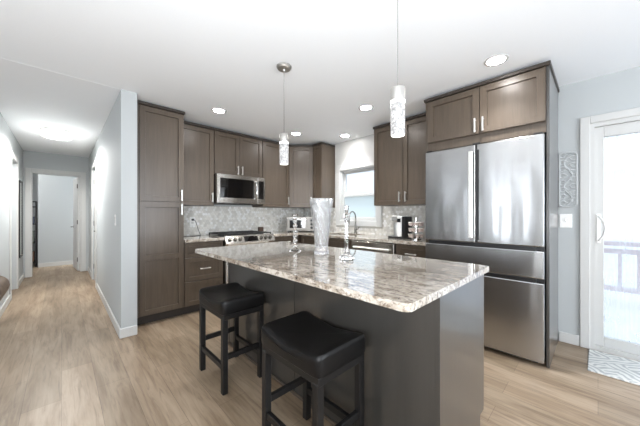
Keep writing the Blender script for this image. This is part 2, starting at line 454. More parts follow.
# hall end opening with the open bedroom door
struct(casing(MB(), 'x', -7.65, 1, -0.43, 0.30, 2.04, 0.075).box(-7.77, -7.65, -0.43, -0.415, 0, 2.04).box(-7.77, -7.65, 0.285, 0.30, 0, 2.04).box(-7.77, -7.65, -0.415, 0.285, 2.025, 2.04).build('trim_1', 'white_paint'))
def hinged(name, hx, hy, ang, w, side, hinges=True, h=2.02):
    """six-piece white door slab, hinge edge at (hx,hy), leaf direction ang (radians)"""
    r = sroot(name, (hx, hy, 0))
    Wm = Matrix.Translation((hx, hy, 0)) @ Matrix.Rotation(ang, 4, 'Z')
    m = MB().box(0, w, -0.0175, 0.0175, 0.008, h, 0.002, Wm)
    for zb, zt in ((0.22, 0.92), (1.06, 1.86)):
        for sg in (-1, 1):
            for a, b, c, d in ((0.13, w-0.13, zb, zb+0.02), (0.13, w-0.13, zt-0.02, zt), (0.13, 0.15, zb+.02, zt-.02), (w-0.15, w-0.13, zb+.02, zt-.02)):
                m.box(a, b, sg*0.0175-0.003, sg*0.0175+0.003, c, d, 0, Wm)
    m.build('door_leaf', 'white_paint', r)
    k = MB()
    for sg in (-1, 1):
        k.box(w-0.085, w-0.035, sg*0.0175-0.004, sg*0.0175+0.004, 0.91, 0.96, 0, Wm)
        k.box(w-0.066, w-0.054, min(sg*0.0175, sg*0.06), max(sg*0.0175, sg*0.06), 0.928, 0.942, 0, Wm)
        k.box(w-0.15, w-0.05, min(sg*0.05, sg*0.066), max(sg*0.05, sg*0.066), 0.926, 0.944, 0.003, Wm)
    k.build('door_handle', 'hinge_metal', r)
    if hinges:
        for z in (0.25, 1.05, 1.82): MB().box(-0.004, 0.022, min(side*0.012, side*0.026), max(side*0.012, side*0.026), z-0.045, z+0.045, 0.002, Wm).build('hinge', 'hinge_metal', r)
    return r
hinged('door_2', -7.74, 0.262, math.radians(184.3), 0.70, 1)
# closet door on the right of the hall, bathroom door on the left
struct(casing(MB(), 'y', 0.42, -1, -6.55, -5.79, 2.05, 0.075).build('trim_2', 'white_paint'))
hinged('door_3', -6.53, 0.455, 0.0, 0.735, -1)
struct(casing(MB(), 'y', -0.53, 1, -6.58, -5.82, 2.05, 0.075).build('trim_3', 'white_paint'))
hinged('door_4', -6.565, -0.60, 0.0, 0.735, 1, hinges=False)

# ---- sliding glass door
d1 = sroot('door_1', (DX0, YB, 0))
casing(MB(), 'y', YB, -1, DX0, DX1, DZ1, 0.066, 0.02).build('casing', 'white_paint', d1)
MB().box(DX0, DX0+0.03, YB-0.005, YB+0.14, 0, DZ1).box(DX1-0.03, DX1, YB-0.005, YB+0.14, 0, DZ1).box(DX0+0.03, DX1-0.03, YB-0.005, YB+0.14, DZ1-0.035, DZ1).box(DX0+0.03, DX1-0.03, YB-0.005, YB+0.14, 0, 0.04).build('door_frame', 'white_paint', d1)
def slider(x0, x1, y0, y1, handle):
    st, rl = 0.062, 0.085
    f = MB().box(x0, x0+st, y0, y1, 0.04, 2.0, 0.004).box(x1-st, x1, y0, y1, 0.04, 2.0, 0.004).box(x0+st, x1-st, y0, y1, 0.04, 0.04+rl, 0.003).box(x0+st, x1-st, y0, y1, 1.905, 2.0, 0.003).build('door_leaf', 'white_paint', d1)
    MB().box(x0+st, x1-st, (y0+y1)/2-0.003, (y0+y1)/2+0.003, 0.04+rl, 1.905).build('door_glass', 'misty_glass', f)
    if handle:
        m = MB(); xc = x0+0.03
        pts = [(xc, y0, 1.20), (xc+0.005, y0-0.03, 1.19), (xc+0.03, y0-0.05, 1.15), (xc+0.04, y0-0.055, 1.09), (xc+0.03, y0-0.05, 1.03), (xc+0.005, y0-0.03, 0.99), (xc, y0, 0.98)]
        m.tube(pts, 0.008, 8); m.box(xc-0.014, xc+0.014, y0-0.008, y0, 0.96, 1.22, 0.003)
        m.build('door_handle', 'white_plastic', f, smooth=True)
slider(DX0+0.025, DX0+0.93, YB+0.02, YB+0.06, True)
slider(DX0+0.87, DX1-0.025, YB+0.075, YB+0.115, False)

# ---- kitchen window
w1 = sroot('window_1', ((WX0+WX1)/2, YB, WZ0))
m = MB(); cw = 0.088
for s, e, zb, zt in ((WX0-cw, WX0, WZ0-cw, WZ1+cw), (WX1, WX1+cw, WZ0-cw, WZ1+cw), (WX0, WX1, WZ1, WZ1+cw), (WX0, WX1, WZ0-cw, WZ0)): m.box(s, e, YB-0.022, YB, zb, zt, 0.004)
m.build('casing', 'white_paint', w1)
m = MB()
for s, e, zb, zt in ((WX0, WX0+0.02, WZ0, WZ1), (WX1-0.02, WX1, WZ0, WZ1), (WX0+.02, WX1-.02, WZ1-0.02, WZ1), (WX0+.02, WX1-.02, WZ0, WZ0+0.02)): m.box(s, e, YB, YB+0.14, zb, zt)
m.build('jamb', 'white_paint', w1)
def sash(z0, z1, y0, gl):
    a, b = WX0+0.02, WX1-0.02; s = 0.038; m = MB()
    for p, q, zb, zt in ((a, a+s, z0, z1), (b-s, b, z0, z1), (a+s, b-s, z1-s, z1), (a+s, b-s, z0, z0+s)): m.box(p, q, y0, y0+0.035, zb, zt, 0.003)
    f = m.build('sash', 'white_paint', w1)
    MB().box(a+s, b-s, y0+0.014, y0+0.02, z0+s, z1-s).build('window_pane', gl, f)
zm = 1.53
sash(WZ0+0.02, zm+0.02, YB+0.03, 'frosted_glass'); sash(zm-0.02, WZ1-0.02, YB+0.07, 'window_glass')
# white boarded head above the window with its joint batten
struct(MB().box(-3.19, -2.15, YB-0.012, YB, WZ1+cw, CE, 0.002).box(-2.66, -2.634, YB-0.02, YB-0.012, 2.09, 2.25, 0.004).build('trim_4', 'white_paint'))
struct(MB().box(-3.19, WX0-cw, YB-0.012, YB, 1.335, WZ1+cw, 0.002).build('trim_5', 'white_paint'))
# unseen windows added behind and beside the camera and in the bedroom for daylight
def plain_window(name, axis, p, a0, a1, z0, z1, out):
    r = sroot(name, (p, (a0+a1)/2, z0) if axis == 'x' else ((a0+a1)/2, p, z0)); m = MB(); g = MB(); c = (a0+a1)/2
    def bx(mb, s, e, zb, zt, q0, q1):
        q0, q1 = min(q0, q1), max(q0, q1)
        (mb.box(s, e, p+q0, p+q1, zb, zt) if axis == 'y' else mb.box(p+q0, p+q1, s, e, zb, zt))
    for s, e, zb, zt in ((a0-.07, a0, z0-.07, z1+.07), (a1, a1+.07, z0-.07, z1+.07), (a0, a1, z1, z1+.07), (a0, a1, z0-.07, z0), (c-.03, c+.03, z0, z1)): bx(m, s, e, zb, zt, 0, out*0.02)
    m.build('window_frame', 'white_paint', r); bx(g, a0, a1, z0, z1, -out*0.03, -out*0.036); g.build('window_pane', 'window_glass', r)
plain_window('added_window_2', 'y', -4.0, -2.1, -1.7, 0.15, 2.05, 1)  # added, narrow for a bright streak in the refrigerator door
plain_window('added_window_7', 'y', -4.0, -3.45, -3.2, 0.15, 2.05, 1)  # second narrow opening added for the refrigerator streaks
plain_window('added_window_3', 'y', -4.0, -0.35, 1.15, 0.6, 2.1, 1)
plain_window('added_window_4', 'x', 3.0, -1.95, -0.05, 0.6, 2.1, -1)
plain_window('added_window_6', 'x', 3.0, 0.9, 2.5, 0.6, 2.1, -1)
plain_window('added_window_5', 'y', 1.5, -9.7, -8.7, 0.8, 2.0, -1)

# ---- tiled backsplash, every hexagon a slightly tilted raised tile
def backsplash(name, O, U, N, u0, u1, z0, z1, cut=None):
    mb = MB(); R = 0.0225; gap = 0.0022; dx = R*math.sqrt(3); dz = R*1.5
    rows = int((z1-z0)/dz)+2
    for j in range(rows):
        zc = z0+j*dz; off = dx/2 if j % 2 else 0
        n = int((u1-u0)/dx)+2
        for i in range(n):
            uc = u0+off+i*dx
            if uc-dx/2 < u0-0.001 or uc+dx/2 > u1+0.001 or zc-R < z0-0.03 or zc+R > z1+0.022: continue
            if cut and cut[0] < uc+dx/2 and uc-dx/2 < cut[1] and zc+R > cut[2] and zc-R < cut[3]: continue
            tx, tz = random.uniform(-.012, .012), random.uniform(-.012, .012)
            r0, r1 = R-gap/2, R-gap/2-0.003
            V = []
            for rr, nn in ((r0, 0.003), (r0, 0.0055), (r1, 0.007)):
                for k in range(6):
                    a = PI/6+k*PI/3; du, dv = rr*math.cos(a), rr*math.sin(a)
                    h = nn + (du*tx+dv*tz if nn > 0.004 else 0)
                    zz = min(max(zc+dv, z0+0.0005), z1)
                    V.append(O+U*(uc+du)+Z_*zz+N*h)
            F = [tuple(range(12, 18))]
            for q in (0, 6):
                for k in range(6): F.append((q+k, q+(k+1) % 6, q+6+(k+1) % 6, q+6+k))
            mb.poly(V, F)
    r = sroot(name, (O+U*u0+Z_*z0))
    mb.build('tiles', 'marble_tile', r)
    g = MB()
    if cut:
        for s, e, zb, zt in ((u0, cut[0], z0, z1), (cut[1], u1, z0, z1), (cut[0], cut[1], z0, cut[2])): frame_box(g, O, U, N, s, e, zb, zt, 0, 0.004)
    else: frame_box(g, O, U, N, u0, u1, z0, z1, 0, 0.004)
    g.build('grout', 'grout', r)
backsplash('wall_backsplash_left', Vector((XL, 0, 0)), Y_, X_, 1.055, YB-0.008, 0.915, 1.345)
backsplash('wall_backsplash_back', Vector((0, YB, 0)), X_, -Y_, XL+0.008, -1.265, 0.915, 1.345, (WX0-cw-0.001, WX1+cw+0.001, WZ0-cw, 3))

# ------------------------------------------------------------------ cabinets
UB, UT = 1.335, 2.385      # upper cabinet box
def crown(mb, O, U, N, u0, u1, n1, z0, z1, ret=None): frame_box(mb, O, U, N, u0, u1, z0, z1, -0.25, n1, 0.003)
OL = Vector((-3.44, 0, 0))            # tall / base carcass face on the left wall
# tall pantry
c = thing('pantry_cabinet', 'tall brown wooden pantry cabinet between white partition and drawer base', 'cabinet', (-3.735, 0.82, 0))
MB().box(XL, -3.44, 0.556, 1.05, 0.105, 2.405).build('body', 'cabinet_wood', c)
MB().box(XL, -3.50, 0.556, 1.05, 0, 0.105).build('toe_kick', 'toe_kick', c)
MB().box(-3.44, -3.421, 0.556, 0.597, 0.105, 2.405).build('filler_strip', 'cabinet_wood', c)
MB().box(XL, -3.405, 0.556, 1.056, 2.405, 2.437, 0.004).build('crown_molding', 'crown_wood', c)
d = shaker('door', OL, Y_, X_, 0.60, 1.046, 1.362, 2.40, c); pull(OL, Y_, X_, 1.018, 1.44, d)
d = shaker('door', OL, Y_, X_, 0.60, 1.046, 0.11, 1.354, c, splits=(0.735,)); pull(OL, Y_, X_, 1.018, 1.275, d)
# uppers on the left wall
OU = Vector((-3.72, 0, 0))
def upper(name, label, y0, y1, z0, doors, pulls):
    c = thing(name, label, 'cabinet', (XL+0.15, (y0+y1)/2, z0))
    MB().box(XL+0.0, -3.72, y0, y1, z0, UT+0.005).build('body', 'cabinet_wood', c)
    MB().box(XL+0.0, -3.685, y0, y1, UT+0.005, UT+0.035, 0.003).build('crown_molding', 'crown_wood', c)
    for (a, b), (pu, pz) in zip(doors, pulls):
        d = shaker('door', OU, Y_, X_, a, b, z0+0.004, UT, c)
        if pu: pull(OU, Y_, X_, pu, pz, d)
    return c
upper('wall_cabinet', 'brown single door wall cabinet between tall pantry and microwave', 1.056, 1.525, UB, [(1.06, 1.521)], [(1.496, 1.45)])
upper('wall_cabinet', 'short brown two door wall cabinet right above the microwave', 1.527, 2.30, 1.79, [(1.531, 1.907), (1.911, 2.296)], [(1.875, 1.865), (1.943, 1.865)])
upper('wall_cabinet', 'brown wall cabinet right of the microwave, behind the farther pendant', 2.302, 2.838, UB, [(2.306, 2.834)], [(2.80, 1.45)])
# diagonal corner upper
c = thing('corner_cabinet', 'brown diagonal wall cabinet across the corner above the toaster oven', 'cabinet', (-3.8, 3.2, UB))
def prism(mb, pts, z0, z1):
    n = len(pts); V = [(x, y, z0) for x, y in pts]+[(x, y, z1) for x, y in pts]
    mb.poly(V, [tuple(range(n))[::-1], tuple(range(n, 2*n))]+[(i, (i+1) % n, n+(i+1) % n, n+i) for i in range(n)]); return mb
pts = [(XL, 2.842), (-3.72, 2.842), (-3.422, 3.14), (-3.422, YB), (XL, YB)]
prism(MB(), pts, UB, UT+0.005).build('body', 'cabinet_wood', c)
prism(MB(), [(XL, 2.842), (-3.692, 2.842), (-3.422, 3.112), (-3.422, YB), (XL, YB)], UT+0.005, UT+0.035).build('crown_molding', 'crown_wood', c)
UD, ND = Vector((1, 1, 0)).normalized(), Vector((1, -1, 0)).normalized()
OD = Vector((-3.72, 2.842, 0))
d = shaker('door', OD, UD, ND, 0.012, 0.41, UB+0.004, UT, c); pull(OD, UD, ND, 0.385, 1.45, d)
# narrow upper left of the window
c = thing('wall_cabinet', 'narrow brown wall cabinet left of the window with bare side panel', 'cabinet', (-3.3, 3.3, UB))
MB().box(-3.418, -3.194, 3.14, YB, UB, UT+0.005).build('body', 'cabinet_wood', c)
MB().box(-3.418, -3.186, 3.108, YB, UT+0.005, UT+0.035, 0.003).build('crown_molding', 'crown_wood', c)
OW = Vector((0, 3.14, 0))
shaker('door', OW, X_, -Y_, -3.414, -3.197, UB+0.004, UT, c, stile=0.05)
# upper right of the window
c = thing('wall_cabinet', 'brown two door wall cabinet between window and refrigerator, above coffee maker', 'cabinet', (-1.71, 3.3, UB))
MB().box(-2.148, -1.268, 3.12, YB, UB, UT+0.005).build('body', 'cabinet_wood', c)
MB().box(-2.156, -1.268, 3.088, YB, UT+0.005, UT+0.035, 0.003).build('crown_molding', 'crown_wood', c)
OR = Vector((0, 3.12, 0))
d = shaker('door', OR, X_, -Y_, -2.144, -1.71, UB+0.004, UT, c); pull(OR, X_, -Y_, -1.752, 1.44, d)
d = shaker('door', OR, X_, -Y_, -1.706, -1.272, UB+0.004, UT, c); pull(OR, X_, -Y_, -1.668, 1.44, d)
# cabinet over the refrigerator with its floor-length side panels
c = thing('refrigerator_cabinet', 'deep brown two door cabinet enclosing the top of the steel refrigerator', 'cabinet', (-0.76, 3.1, 0))
FY = 2.775
MB().box(-1.245, -0.285, FY, YB, 1.955, UT+0.005).build('body', 'cabinet_wood', c)
MB().box(-1.245, -0.285, FY+0.005, FY+0.025, 1.872, 1.955).build('filler_strip', 'cabinet_wood', c)
p = MB().box(-0.285, -0.265, FY-0.005, YB, 0, UT+0.005, 0.0015).build('side_panel', 'island_wood', c)
MB().box(-1.263, -1.245, FY-0.005, YB, 0, UT+0.005, 0.0015).build('side_panel', 'cabinet_wood', c)
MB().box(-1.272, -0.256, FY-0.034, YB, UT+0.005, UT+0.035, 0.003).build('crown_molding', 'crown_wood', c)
OF = Vector((0, FY, 0))
d = shaker('door', OF, X_, -Y_, -1.238, -0.757, 1.96, UT, c); pull(OF, X_, -Y_, -0.787, 2.035, d)
d = shaker('door', OF, X_, -Y_, -0.752, -0.288, 1.96, UT, c); pull(OF, X_, -Y_, -0.722, 2.035, d)

# base cabinets
def base_left(name, label, y0, y1, fronts):
    c = thing(name, label, 'cabinet', (-3.735, (y0+y1)/2, 0))
    MB().box(XL+0.002, -3.44, y0, y1, 0.105, 0.876).build('body', 'cabinet_wood', c)
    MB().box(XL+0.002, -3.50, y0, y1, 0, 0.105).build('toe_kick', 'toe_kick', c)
    for kind, a, b, z0, z1, hz in fronts:
        d = shaker(kind, OL, Y_, X_, a, b, z0, z1, c, stile=0.05 if z1-z0 > 0.2 else 0.042)
        if hz: pull(OL, Y_, X_, (a+b)/2, hz, d, vertical=False)
base_left('drawer_cabinet', 'brown three drawer base cabinet between pantry and gas range', 1.052, 1.535,
          [('drawer', 1.06, 1.528, 0.695, 0.868, None), ('drawer', 1.06, 1.528, 0.405, 0.688, 0.545), ('drawer', 1.06, 1.528, 0.112, 0.398, None)])
base_left('base_cabinet', 'brown base cabinet in the corner right of the gas range', 2.305, YB-0.002,
          [('drawer', 2.31, 2.80, 0.695, 0.868, 0.785), ('door', 2.31, 2.80, 0.112, 0.688, None)])
OB = Vector((0, 2.84, 0))
def base_back(name, label, x0, x1, fronts):
    c = thing(name, label, 'cabinet', ((x0+x1)/2, 3.1, 0))
    MB().box(x0, x1, 2.84, YB, 0.105, 0.876 if 'sink' not in name else 0.64).build('body', 'cabinet_wood', c)
    if 'sink' in name: MB().box(x0, x1, 2.84, 2.86, 0.64, 0.876).build('front_rail', 'cabinet_wood', c)
    MB().box(x0, x1, 2.90, YB, 0, 0.105).build('toe_kick', 'toe_kick', c)
    for kind, a, b, z0, z1, hu, hz, vert in fronts:
        d = shaker(kind, OB, X_, -Y_, a, b, z0, z1, c, stile=0.05 if z1-z0 > 0.2 else 0.042)
        if hz: pull(OB, X_, -Y_, hu, hz, d, vertical=vert)
base_back('sink_cabinet', 'brown base cabinet under the kitchen sink and window', -3.40, -2.302,
          [('drawer_front', -3.36, -2.855, 0.695, 0.868, 0, None, True), ('drawer_front', -2.85, -2.306, 0.695, 0.868, 0, None, True),
           ('door', -3.36, -2.855, 0.112, 0.688, -2.88, 0.6, True), ('door', -2.85, -2.306, 0.112, 0.688, -2.82, 0.6, True)])
base_back('drawer_cabinet', 'brown drawer base cabinet under the coffee maker beside refrigerator', -1.655, -1.268,
          [('drawer', -1.63, -1.272, 0.675, 0.868, -1.45, 0.77, False), ('drawer', -1.63, -1.272, 0.405, 0.668, -1.45, 0.54, False), ('drawer', -1.63, -1.272, 0.112, 0.398, -1.45, 0.255, False)])

# countertops
tag(MB().box(XL+0.004, -3.395, 1.054, 1.538, 0.877, 0.915, 0.004).build('countertop', 'granite'), 'short granite counter piece between pantry and gas range', 'countertop')
SX0, SX1, SY0, SY1 = -2.98, -2.42, 2.93, 3.31
m = MB().box(XL+0.004, -3.395, 2.302, YB-0.004, 0.877, 0.915, 0.003)
m.box(-3.395, SX0, 2.80, YB-0.004, 0.877, 0.915, 0.003).box(SX1, -1.266, 2.80, YB-0.004, 0.877, 0.915, 0.003).box(SX0, SX1, 2.80, SY0, 0.877, 0.915, 0.003).box(SX0, SX1, SY1, YB-0.004, 0.877, 0.915, 0.003)
tag(m.build('countertop', 'granite'), 'long L-shaped granite countertop along window wall and corner', 'countertop')

# sink and faucet
s = thing('sink', 'dark steel undermount sink below the kitchen window', 'sink', ((SX0+SX1)/2, (SY0+SY1)/2, 0.68))
t = 0.004
MB().box(SX0-.01, SX1+.01, SY0-.01, SY1+.01, 0.66, 0.664).box(SX0-.01, SX0-.01+t, SY0-.01, SY1+.01, .664, .876).box(SX1+.01-t, SX1+.01, SY0-.01, SY1+.01, .664, .876).box(SX0-.01, SX1+.01, SY0-.01, SY0-.01+t, .664, .876).box(SX0-.01, SX1+.01, SY1+.01-t, SY1+.01, .664, .876).build('basin', 'dark_steel', s)
MB().lathe((SX0+SX1)/2, (SY0+SY1)/2, [(0, .667), (.035, .667), (.045, .665)], 20).build('drain', 'chrome', s)
fx, fy = -2.68, 3.37
f = thing('faucet', 'brushed steel gooseneck faucet behind the kitchen sink', 'faucet', (fx, fy, 0.915))
MB().lathe(fx, fy, [(0, .915), (.028, .915), (.028, .925), (.018, .94), (.017, 1.0), (0, 1.0)], 20).build('base', 'dark_steel', f, True)
pts = [(fx, fy, 1.0), (fx, fy, 1.12)]+[(fx, fy-0.08+0.08*math.cos(a), 1.17+0.09*math.sin(a)) for a in [PI*k/10 for k in range(0, 11)]]+[(fx, fy-0.162, 1.12)]
MB().tube(pts, 0.011, 10).build('spout', 'dark_steel', f, True)
MB().tube([(fx, fy-0.162, 1.125), (fx, fy-0.163, 1.06)], [0.015, 0.017], 12).build('spray_head', 'dark_steel', f, True)
MB().tube([(fx+0.015, fy, 0.975), (fx+0.05, fy-0.01, 0.985), (fx+0.09, fy-0.02, 1.02)], 0.006, 8).build('lever', 'dark_steel', f, True)

# ------------------------------------------------------------------ dishwasher
c = thing('dishwasher', 'stainless dishwasher under the granite counter right of sink', 'dishwasher', (-1.98, 3.1, 0))
MB().box(-2.298, -1.66, 2.845, 3.42, 0.1, 0.872).build('body', 'black_plastic', c)
MB().box(-2.296, -1.662, 2.80, 2.843, 0.11, 0.868, 0.006).build('door', 'appliance_steel', c)
MB().box(-2.25, -1.71, 2.765, 2.78, 0.78, 0.80, 0.004).box(-2.24, -2.22, 2.78, 2.80, .782, .798).box(-1.74, -1.72, 2.78, 2.80, .782, .798).build('handle', 'nickel', c)
MB().box(-2.296, -1.662, 2.90, 3.42, 0, 0.098).build('toe_kick', 'black_plastic', c)

# ------------------------------------------------------------------ gas range
RY0, RY1 = 1.541, 2.299
c = thing('gas_range', 'stainless gas range with black grates under the microwave', 'stove', (-3.7, 1.92, 0))
MB().box(XL+0.01, -3.42, RY0, RY1, 0.09, 0.905).box(XL+0.01, -3.5, RY0+.01, RY1-.01, 0, 0.09).build('body', 'dark_steel', c)
MB().box(XL+0.01, -3.40, RY0, RY1, 0.905, 0.92, 0.003).build('cooktop', 'black_glass', c)
# angled control panel
V = [(-3.42, 0.80), (-3.375, 0.80), (-3.355, 0.83), (-3.40, 0.928), (-3.42, 0.928)]
n = len(V); P = [(x, RY0, z) for x, z in V]+[(x, RY1, z) for x, z in V]
cp = MB().poly(P, [tuple(range(n)), tuple(range(n, 2*n))[::-1]]+[(i, (i+1) % n, n+(i+1) % n, n+i) for i in range(n)]).build('control_panel', 'appliance_steel', c)
nrm = Vector((0.098, 0, 0.045)).normalized()
ctr = Vector((-3.3775, 0, 0.879))
for y in (1.60, 1.675, 1.75, 2.075, 2.15, 2.225):
    q = Vector((ctr.x, y, ctr.z))
    k = MB().tube([q, q+nrm*0.006, q+nrm*0.0061, q+nrm*0.026, q+nrm*0.03], [0.027, 0.027, 0.021, 0.019, 0.015], 16).build('knob', 'dark_steel', cp, True)
m = MB()
d1_, d2_ = Vector((-3.362, 0, 0.845)), Vector((-3.393, 0, 0.912))
m.poly([tuple(d1_+nrm*0.001+Y_*1.81), tuple(d1_+nrm*0.001+Y_*2.02), tuple(d2_+nrm*0.001+Y_*2.02), tuple(d2_+nrm*0.001+Y_*1.81),
        tuple(d1_+nrm*0.004+Y_*1.81), tuple(d1_+nrm*0.004+Y_*2.02), tuple(d2_+nrm*0.004+Y_*2.02), tuple(d2_+nrm*0.004+Y_*1.81)],
       [(0, 1, 2, 3), (7, 6, 5, 4), (0, 4, 5, 1), (1, 5, 6, 2), (2, 6, 7, 3), (3, 7, 4, 0)])
m.build('display', 'black_glass', cp)
MB().box(-3.42, -3.375, RY0+0.004, RY1-0.004, 0.24, 0.79, 0.004).build('oven_door', 'appliance_steel', c)
MB().box(-3.35, -3.33, RY0+0.06, RY1-0.06, 0.735, 0.757, 0.006).box(-3.376, -3.34, RY0+.08, RY0+.10, .738, .754).box(-3.376, -3.34, RY1-.10, RY1-.08, .738, .754).build('handle', 'nickel', c)
MB().box(-3.42, -3.378, RY0+0.004, RY1-0.004, 0.095, 0.232, 0.004).build('drawer', 'appliance_steel', c)
for y0, y1 in ((RY0+0.02, RY0+0.255), (RY0+0.262, RY1-0.262), (RY1-0.255, RY1-0.02)):
    g = MB()
    for y in (y0, y1-0.012): g.box(-3.98, -3.43, y, y+0.012, 0.935, 0.95)
    for x in (-3.98, -3.845, -3.71, -3.575, -3.442): g.box(x, x+0.012, y0, y1, 0.937, 0.952)
    g.box(-3.98, -3.43, (y0+y1)/2-0.006, (y0+y1)/2+0.006, 0.938, 0.953)
    for x in (-3.98, -3.442):
        for y in (y0, y1-0.012): g.box(x, x+0.012, y, y+0.012, 0.92, 0.94)
    g.build('burner_grate', 'cast_iron', c)
for x, y in ((-3.84, 1.68), (-3.57, 1.68), (-3.71, 1.92), (-3.84, 2.16), (-3.57, 2.16)):
    MB().lathe(x, y, [(0, .935), (.03, .935), (.04, .928), (.045, .92)], 20).build('burner', 'cast_iron', c)

# ------------------------------------------------------------------ microwave
MX = -3.62
c = thing('microwave', 'stainless over-the-range microwave with black glass door', 'microwave', (-3.82, 1.91, 1.37))
MB().box(XL+0.01, MX-0.03, 1.530, 2.298, 1.372, 1.786, 0.003).build('body', 'dark_steel', c)
O = Vector((MX-0.03, 0, 0))
dr = MB().box(MX-0.029, MX, 1.532, 2.165, 1.378, 1.782, 0.004).build('door', 'appliance_steel', c)
MB().box(MX, MX+0.003, 1.575, 2.10, 1.452, 1.728, 0.001).build('window', 'black_glass', dr)
pts = [(MX, 2.125, 1.71), (MX+0.03, 2.125, 1.70), (MX+0.045, 2.125, 1.64), (MX+0.048, 2.125, 1.58), (MX+0.045, 2.125, 1.52), (MX+0.03, 2.125, 1.46), (MX, 2.125, 1.45)]
MB().tube(pts, 0.012, 10).build('handle', 'chrome', dr, True)
cpn = MB().box(MX-0.029, MX, 2.167, 2.297, 1.378, 1.782, 0.004).build('control_panel', 'appliance_steel', c)
MB().box(MX, MX+0.003, 2.178, 2.268, 1.452, 1.728, 0.001).build('keypad', 'black_glass', cpn)
MB().box(-3.95, -3.70, 1.60, 2.22, 1.365, 1.372).build('grease_filter', 'cast_iron', c)

# ------------------------------------------------------------------ refrigerator
c = thing('refrigerator', 'large stainless french door refrigerator with two lower drawers', 'refrigerator', (-0.765, 3.1, 0))
fx0, fx1, fy0, fy1 = -1.240, -0.290, 2.705, 2.775
MB().box(fx0+.004, fx1-.004, 2.785, 3.42, 0.03, 1.845).box(fx0+.05, fx1-.05, 2.80, 3.4, 0, 0.03).build('body', 'black_plastic', c)
xm = -0.768
ld = MB().box(fx0, xm-0.006, fy0, fy1, 0.958, 1.85, 0.008, seg=2).build('door', 'brushed_steel', c)
rd = MB().box(xm+0.006, fx1, fy0, fy1, 0.958, 1.85, 0.008, seg=2).build('door', 'brushed_steel', c)
MB().box(xm-0.055, xm-0.018, fy0-0.04, fy0-0.022, 1.0, 1.79, 0.004).build('handle', 'nickel', ld)
for z in (1.765, 1.005): MB().box(xm-0.05, xm-0.02, fy0-0.024, fy0, z, z+0.02).build('handle_bracket', 'black_plastic', ld)
MB().box(xm-0.006, xm+0.006, fy0+0.012, fy1+.01, 0.96, 1.85).box(xm-0.03, xm+0.03, fy0+.01, fy1, 1.851, 1.868).build('door_gasket', 'black_plastic', c)
MB().box(xm+0.0065, xm+0.024, fy0-0.0012, fy0+0.02, 0.985, 1.80, 0.0005).build('recess_shadow_strip', 'black_plastic', rd)  # black strip, handle shadow and door recess put into colour
dm = MB().box(fx0, fx1, fy0, fy1, 0.705, 0.925, 0.008, seg=2).build('drawer', 'brushed_steel', c)
MB().box(fx0+.06, fx1-.055, fy0-0.001, fy1+0.01, 0.924, 0.957).build('handle_recess', 'black_plastic', dm)
db = MB().box(fx0, fx1, fy0, fy1, 0.045, 0.672, 0.008, seg=2).build('drawer', 'brushed_steel', c)
MB().box(fx0+.06, fx1-.055, fy0-0.001, fy1+0.01, 0.671, 0.704).build('handle_recess', 'black_plastic', db)
for x in (fx0+0.04, fx1-0.04): MB().box(x-0.03, x+0.03, fy0+.01, fy1+0.05, 1.851, 1.866, 0.003).build('hinge_cover', 'black_plastic', c)

# ------------------------------------------------------------------ island
IX0, IX1, IY0, IY1 = -2.441, -0.437, 0.830, 1.802
c = thing('kitchen_island', 'dark gray wooden island base with seating overhang beside the stools', 'kitchen island', (-1.44, 1.45, 0))
bx0, bx1, by0, by1 = -2.425, -0.455, 1.130, 1.74
MB().box(bx0+0.022, bx1-0.020, by0+0.02, by1, 0.10, 0.884).build('body', 'island_wood', c)
for a, b in ((bx0+0.022, -1.427), (-1.423, bx1-0.021)): MB().box(a, b, by0+0.004, by0+0.02, 0.0, 0.884, 0.001).build('back_panel', 'island_wood', c)
MB().box(bx0+0.024, bx1-0.023, by0-0.008, by0+0.004, 0.0, 0.022, 0.004).build('shoe_molding', 'cabinet_wood', c)
def notched(x0, x1):
    pts = [(by0, 0), (1.675, 0), (1.675, 0.10), (by1, 0.10), (by1, 0.884), (by0, 0.884)]
    n = len(pts); return MB().poly([(x0, y, z) for y, z in pts]+[(x1, y, z) for y, z in pts], [tuple(range(n)), tuple(range(n, 2*n))[::-1]]+[(i, (i+1) % n, n+(i+1) % n, n+i) for i in range(n)])
notched(bx1-0.02, bx1).build('end_panel', 'island_wood', c)
notched(bx0, bx0+0.021).build('end_panel', 'island_wood', c)
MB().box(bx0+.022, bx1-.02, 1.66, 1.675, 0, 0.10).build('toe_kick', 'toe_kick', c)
OI = Vector((0, by1, 0))
k = 0
for a, b in ((-2.42, -1.80), (-1.795, -1.09), (-1.085, -0.458)):
    d = shaker('drawer', OI, X_, Y_, a, b, 0.70, 0.875, c, stile=0.042); pull(OI, X_, Y_, (a+b)/2, 0.79, d, vertical=False)
    d = shaker('door', OI, X_, Y_, a, b, 0.112, 0.693, c); pull(OI, X_, Y_, a+0.05, 0.6, d)
# island top: rounded-corner slab
m = MB(); r = 0.022; pts = []
for cx, cy, a0 in ((IX1-r, IY1-r, 0), (IX0+r, IY1-r, PI/2), (IX0+r, IY0+r, PI), (IX1-r, IY0+r, 1.5*PI)):
    for q in range(7): a = a0+q*PI/12; pts.append((cx+r*math.cos(a), cy+r*math.sin(a)))
prism(m, pts, 0.885, 0.915)
es = [e for e in m.bm.edges if abs(e.verts[0].co.z-e.verts[1].co.z) < 1e-6]
bmesh.ops.bevel(m.bm, geom=es, offset=0.004, segments=2, affect='EDGES', profile=0.5)
tag(m.build('island_countertop', 'granite', loc=(-1.44, 1.316, 0.885)), 'polished granite slab on the island holding vase and candlesticks', 'countertop')

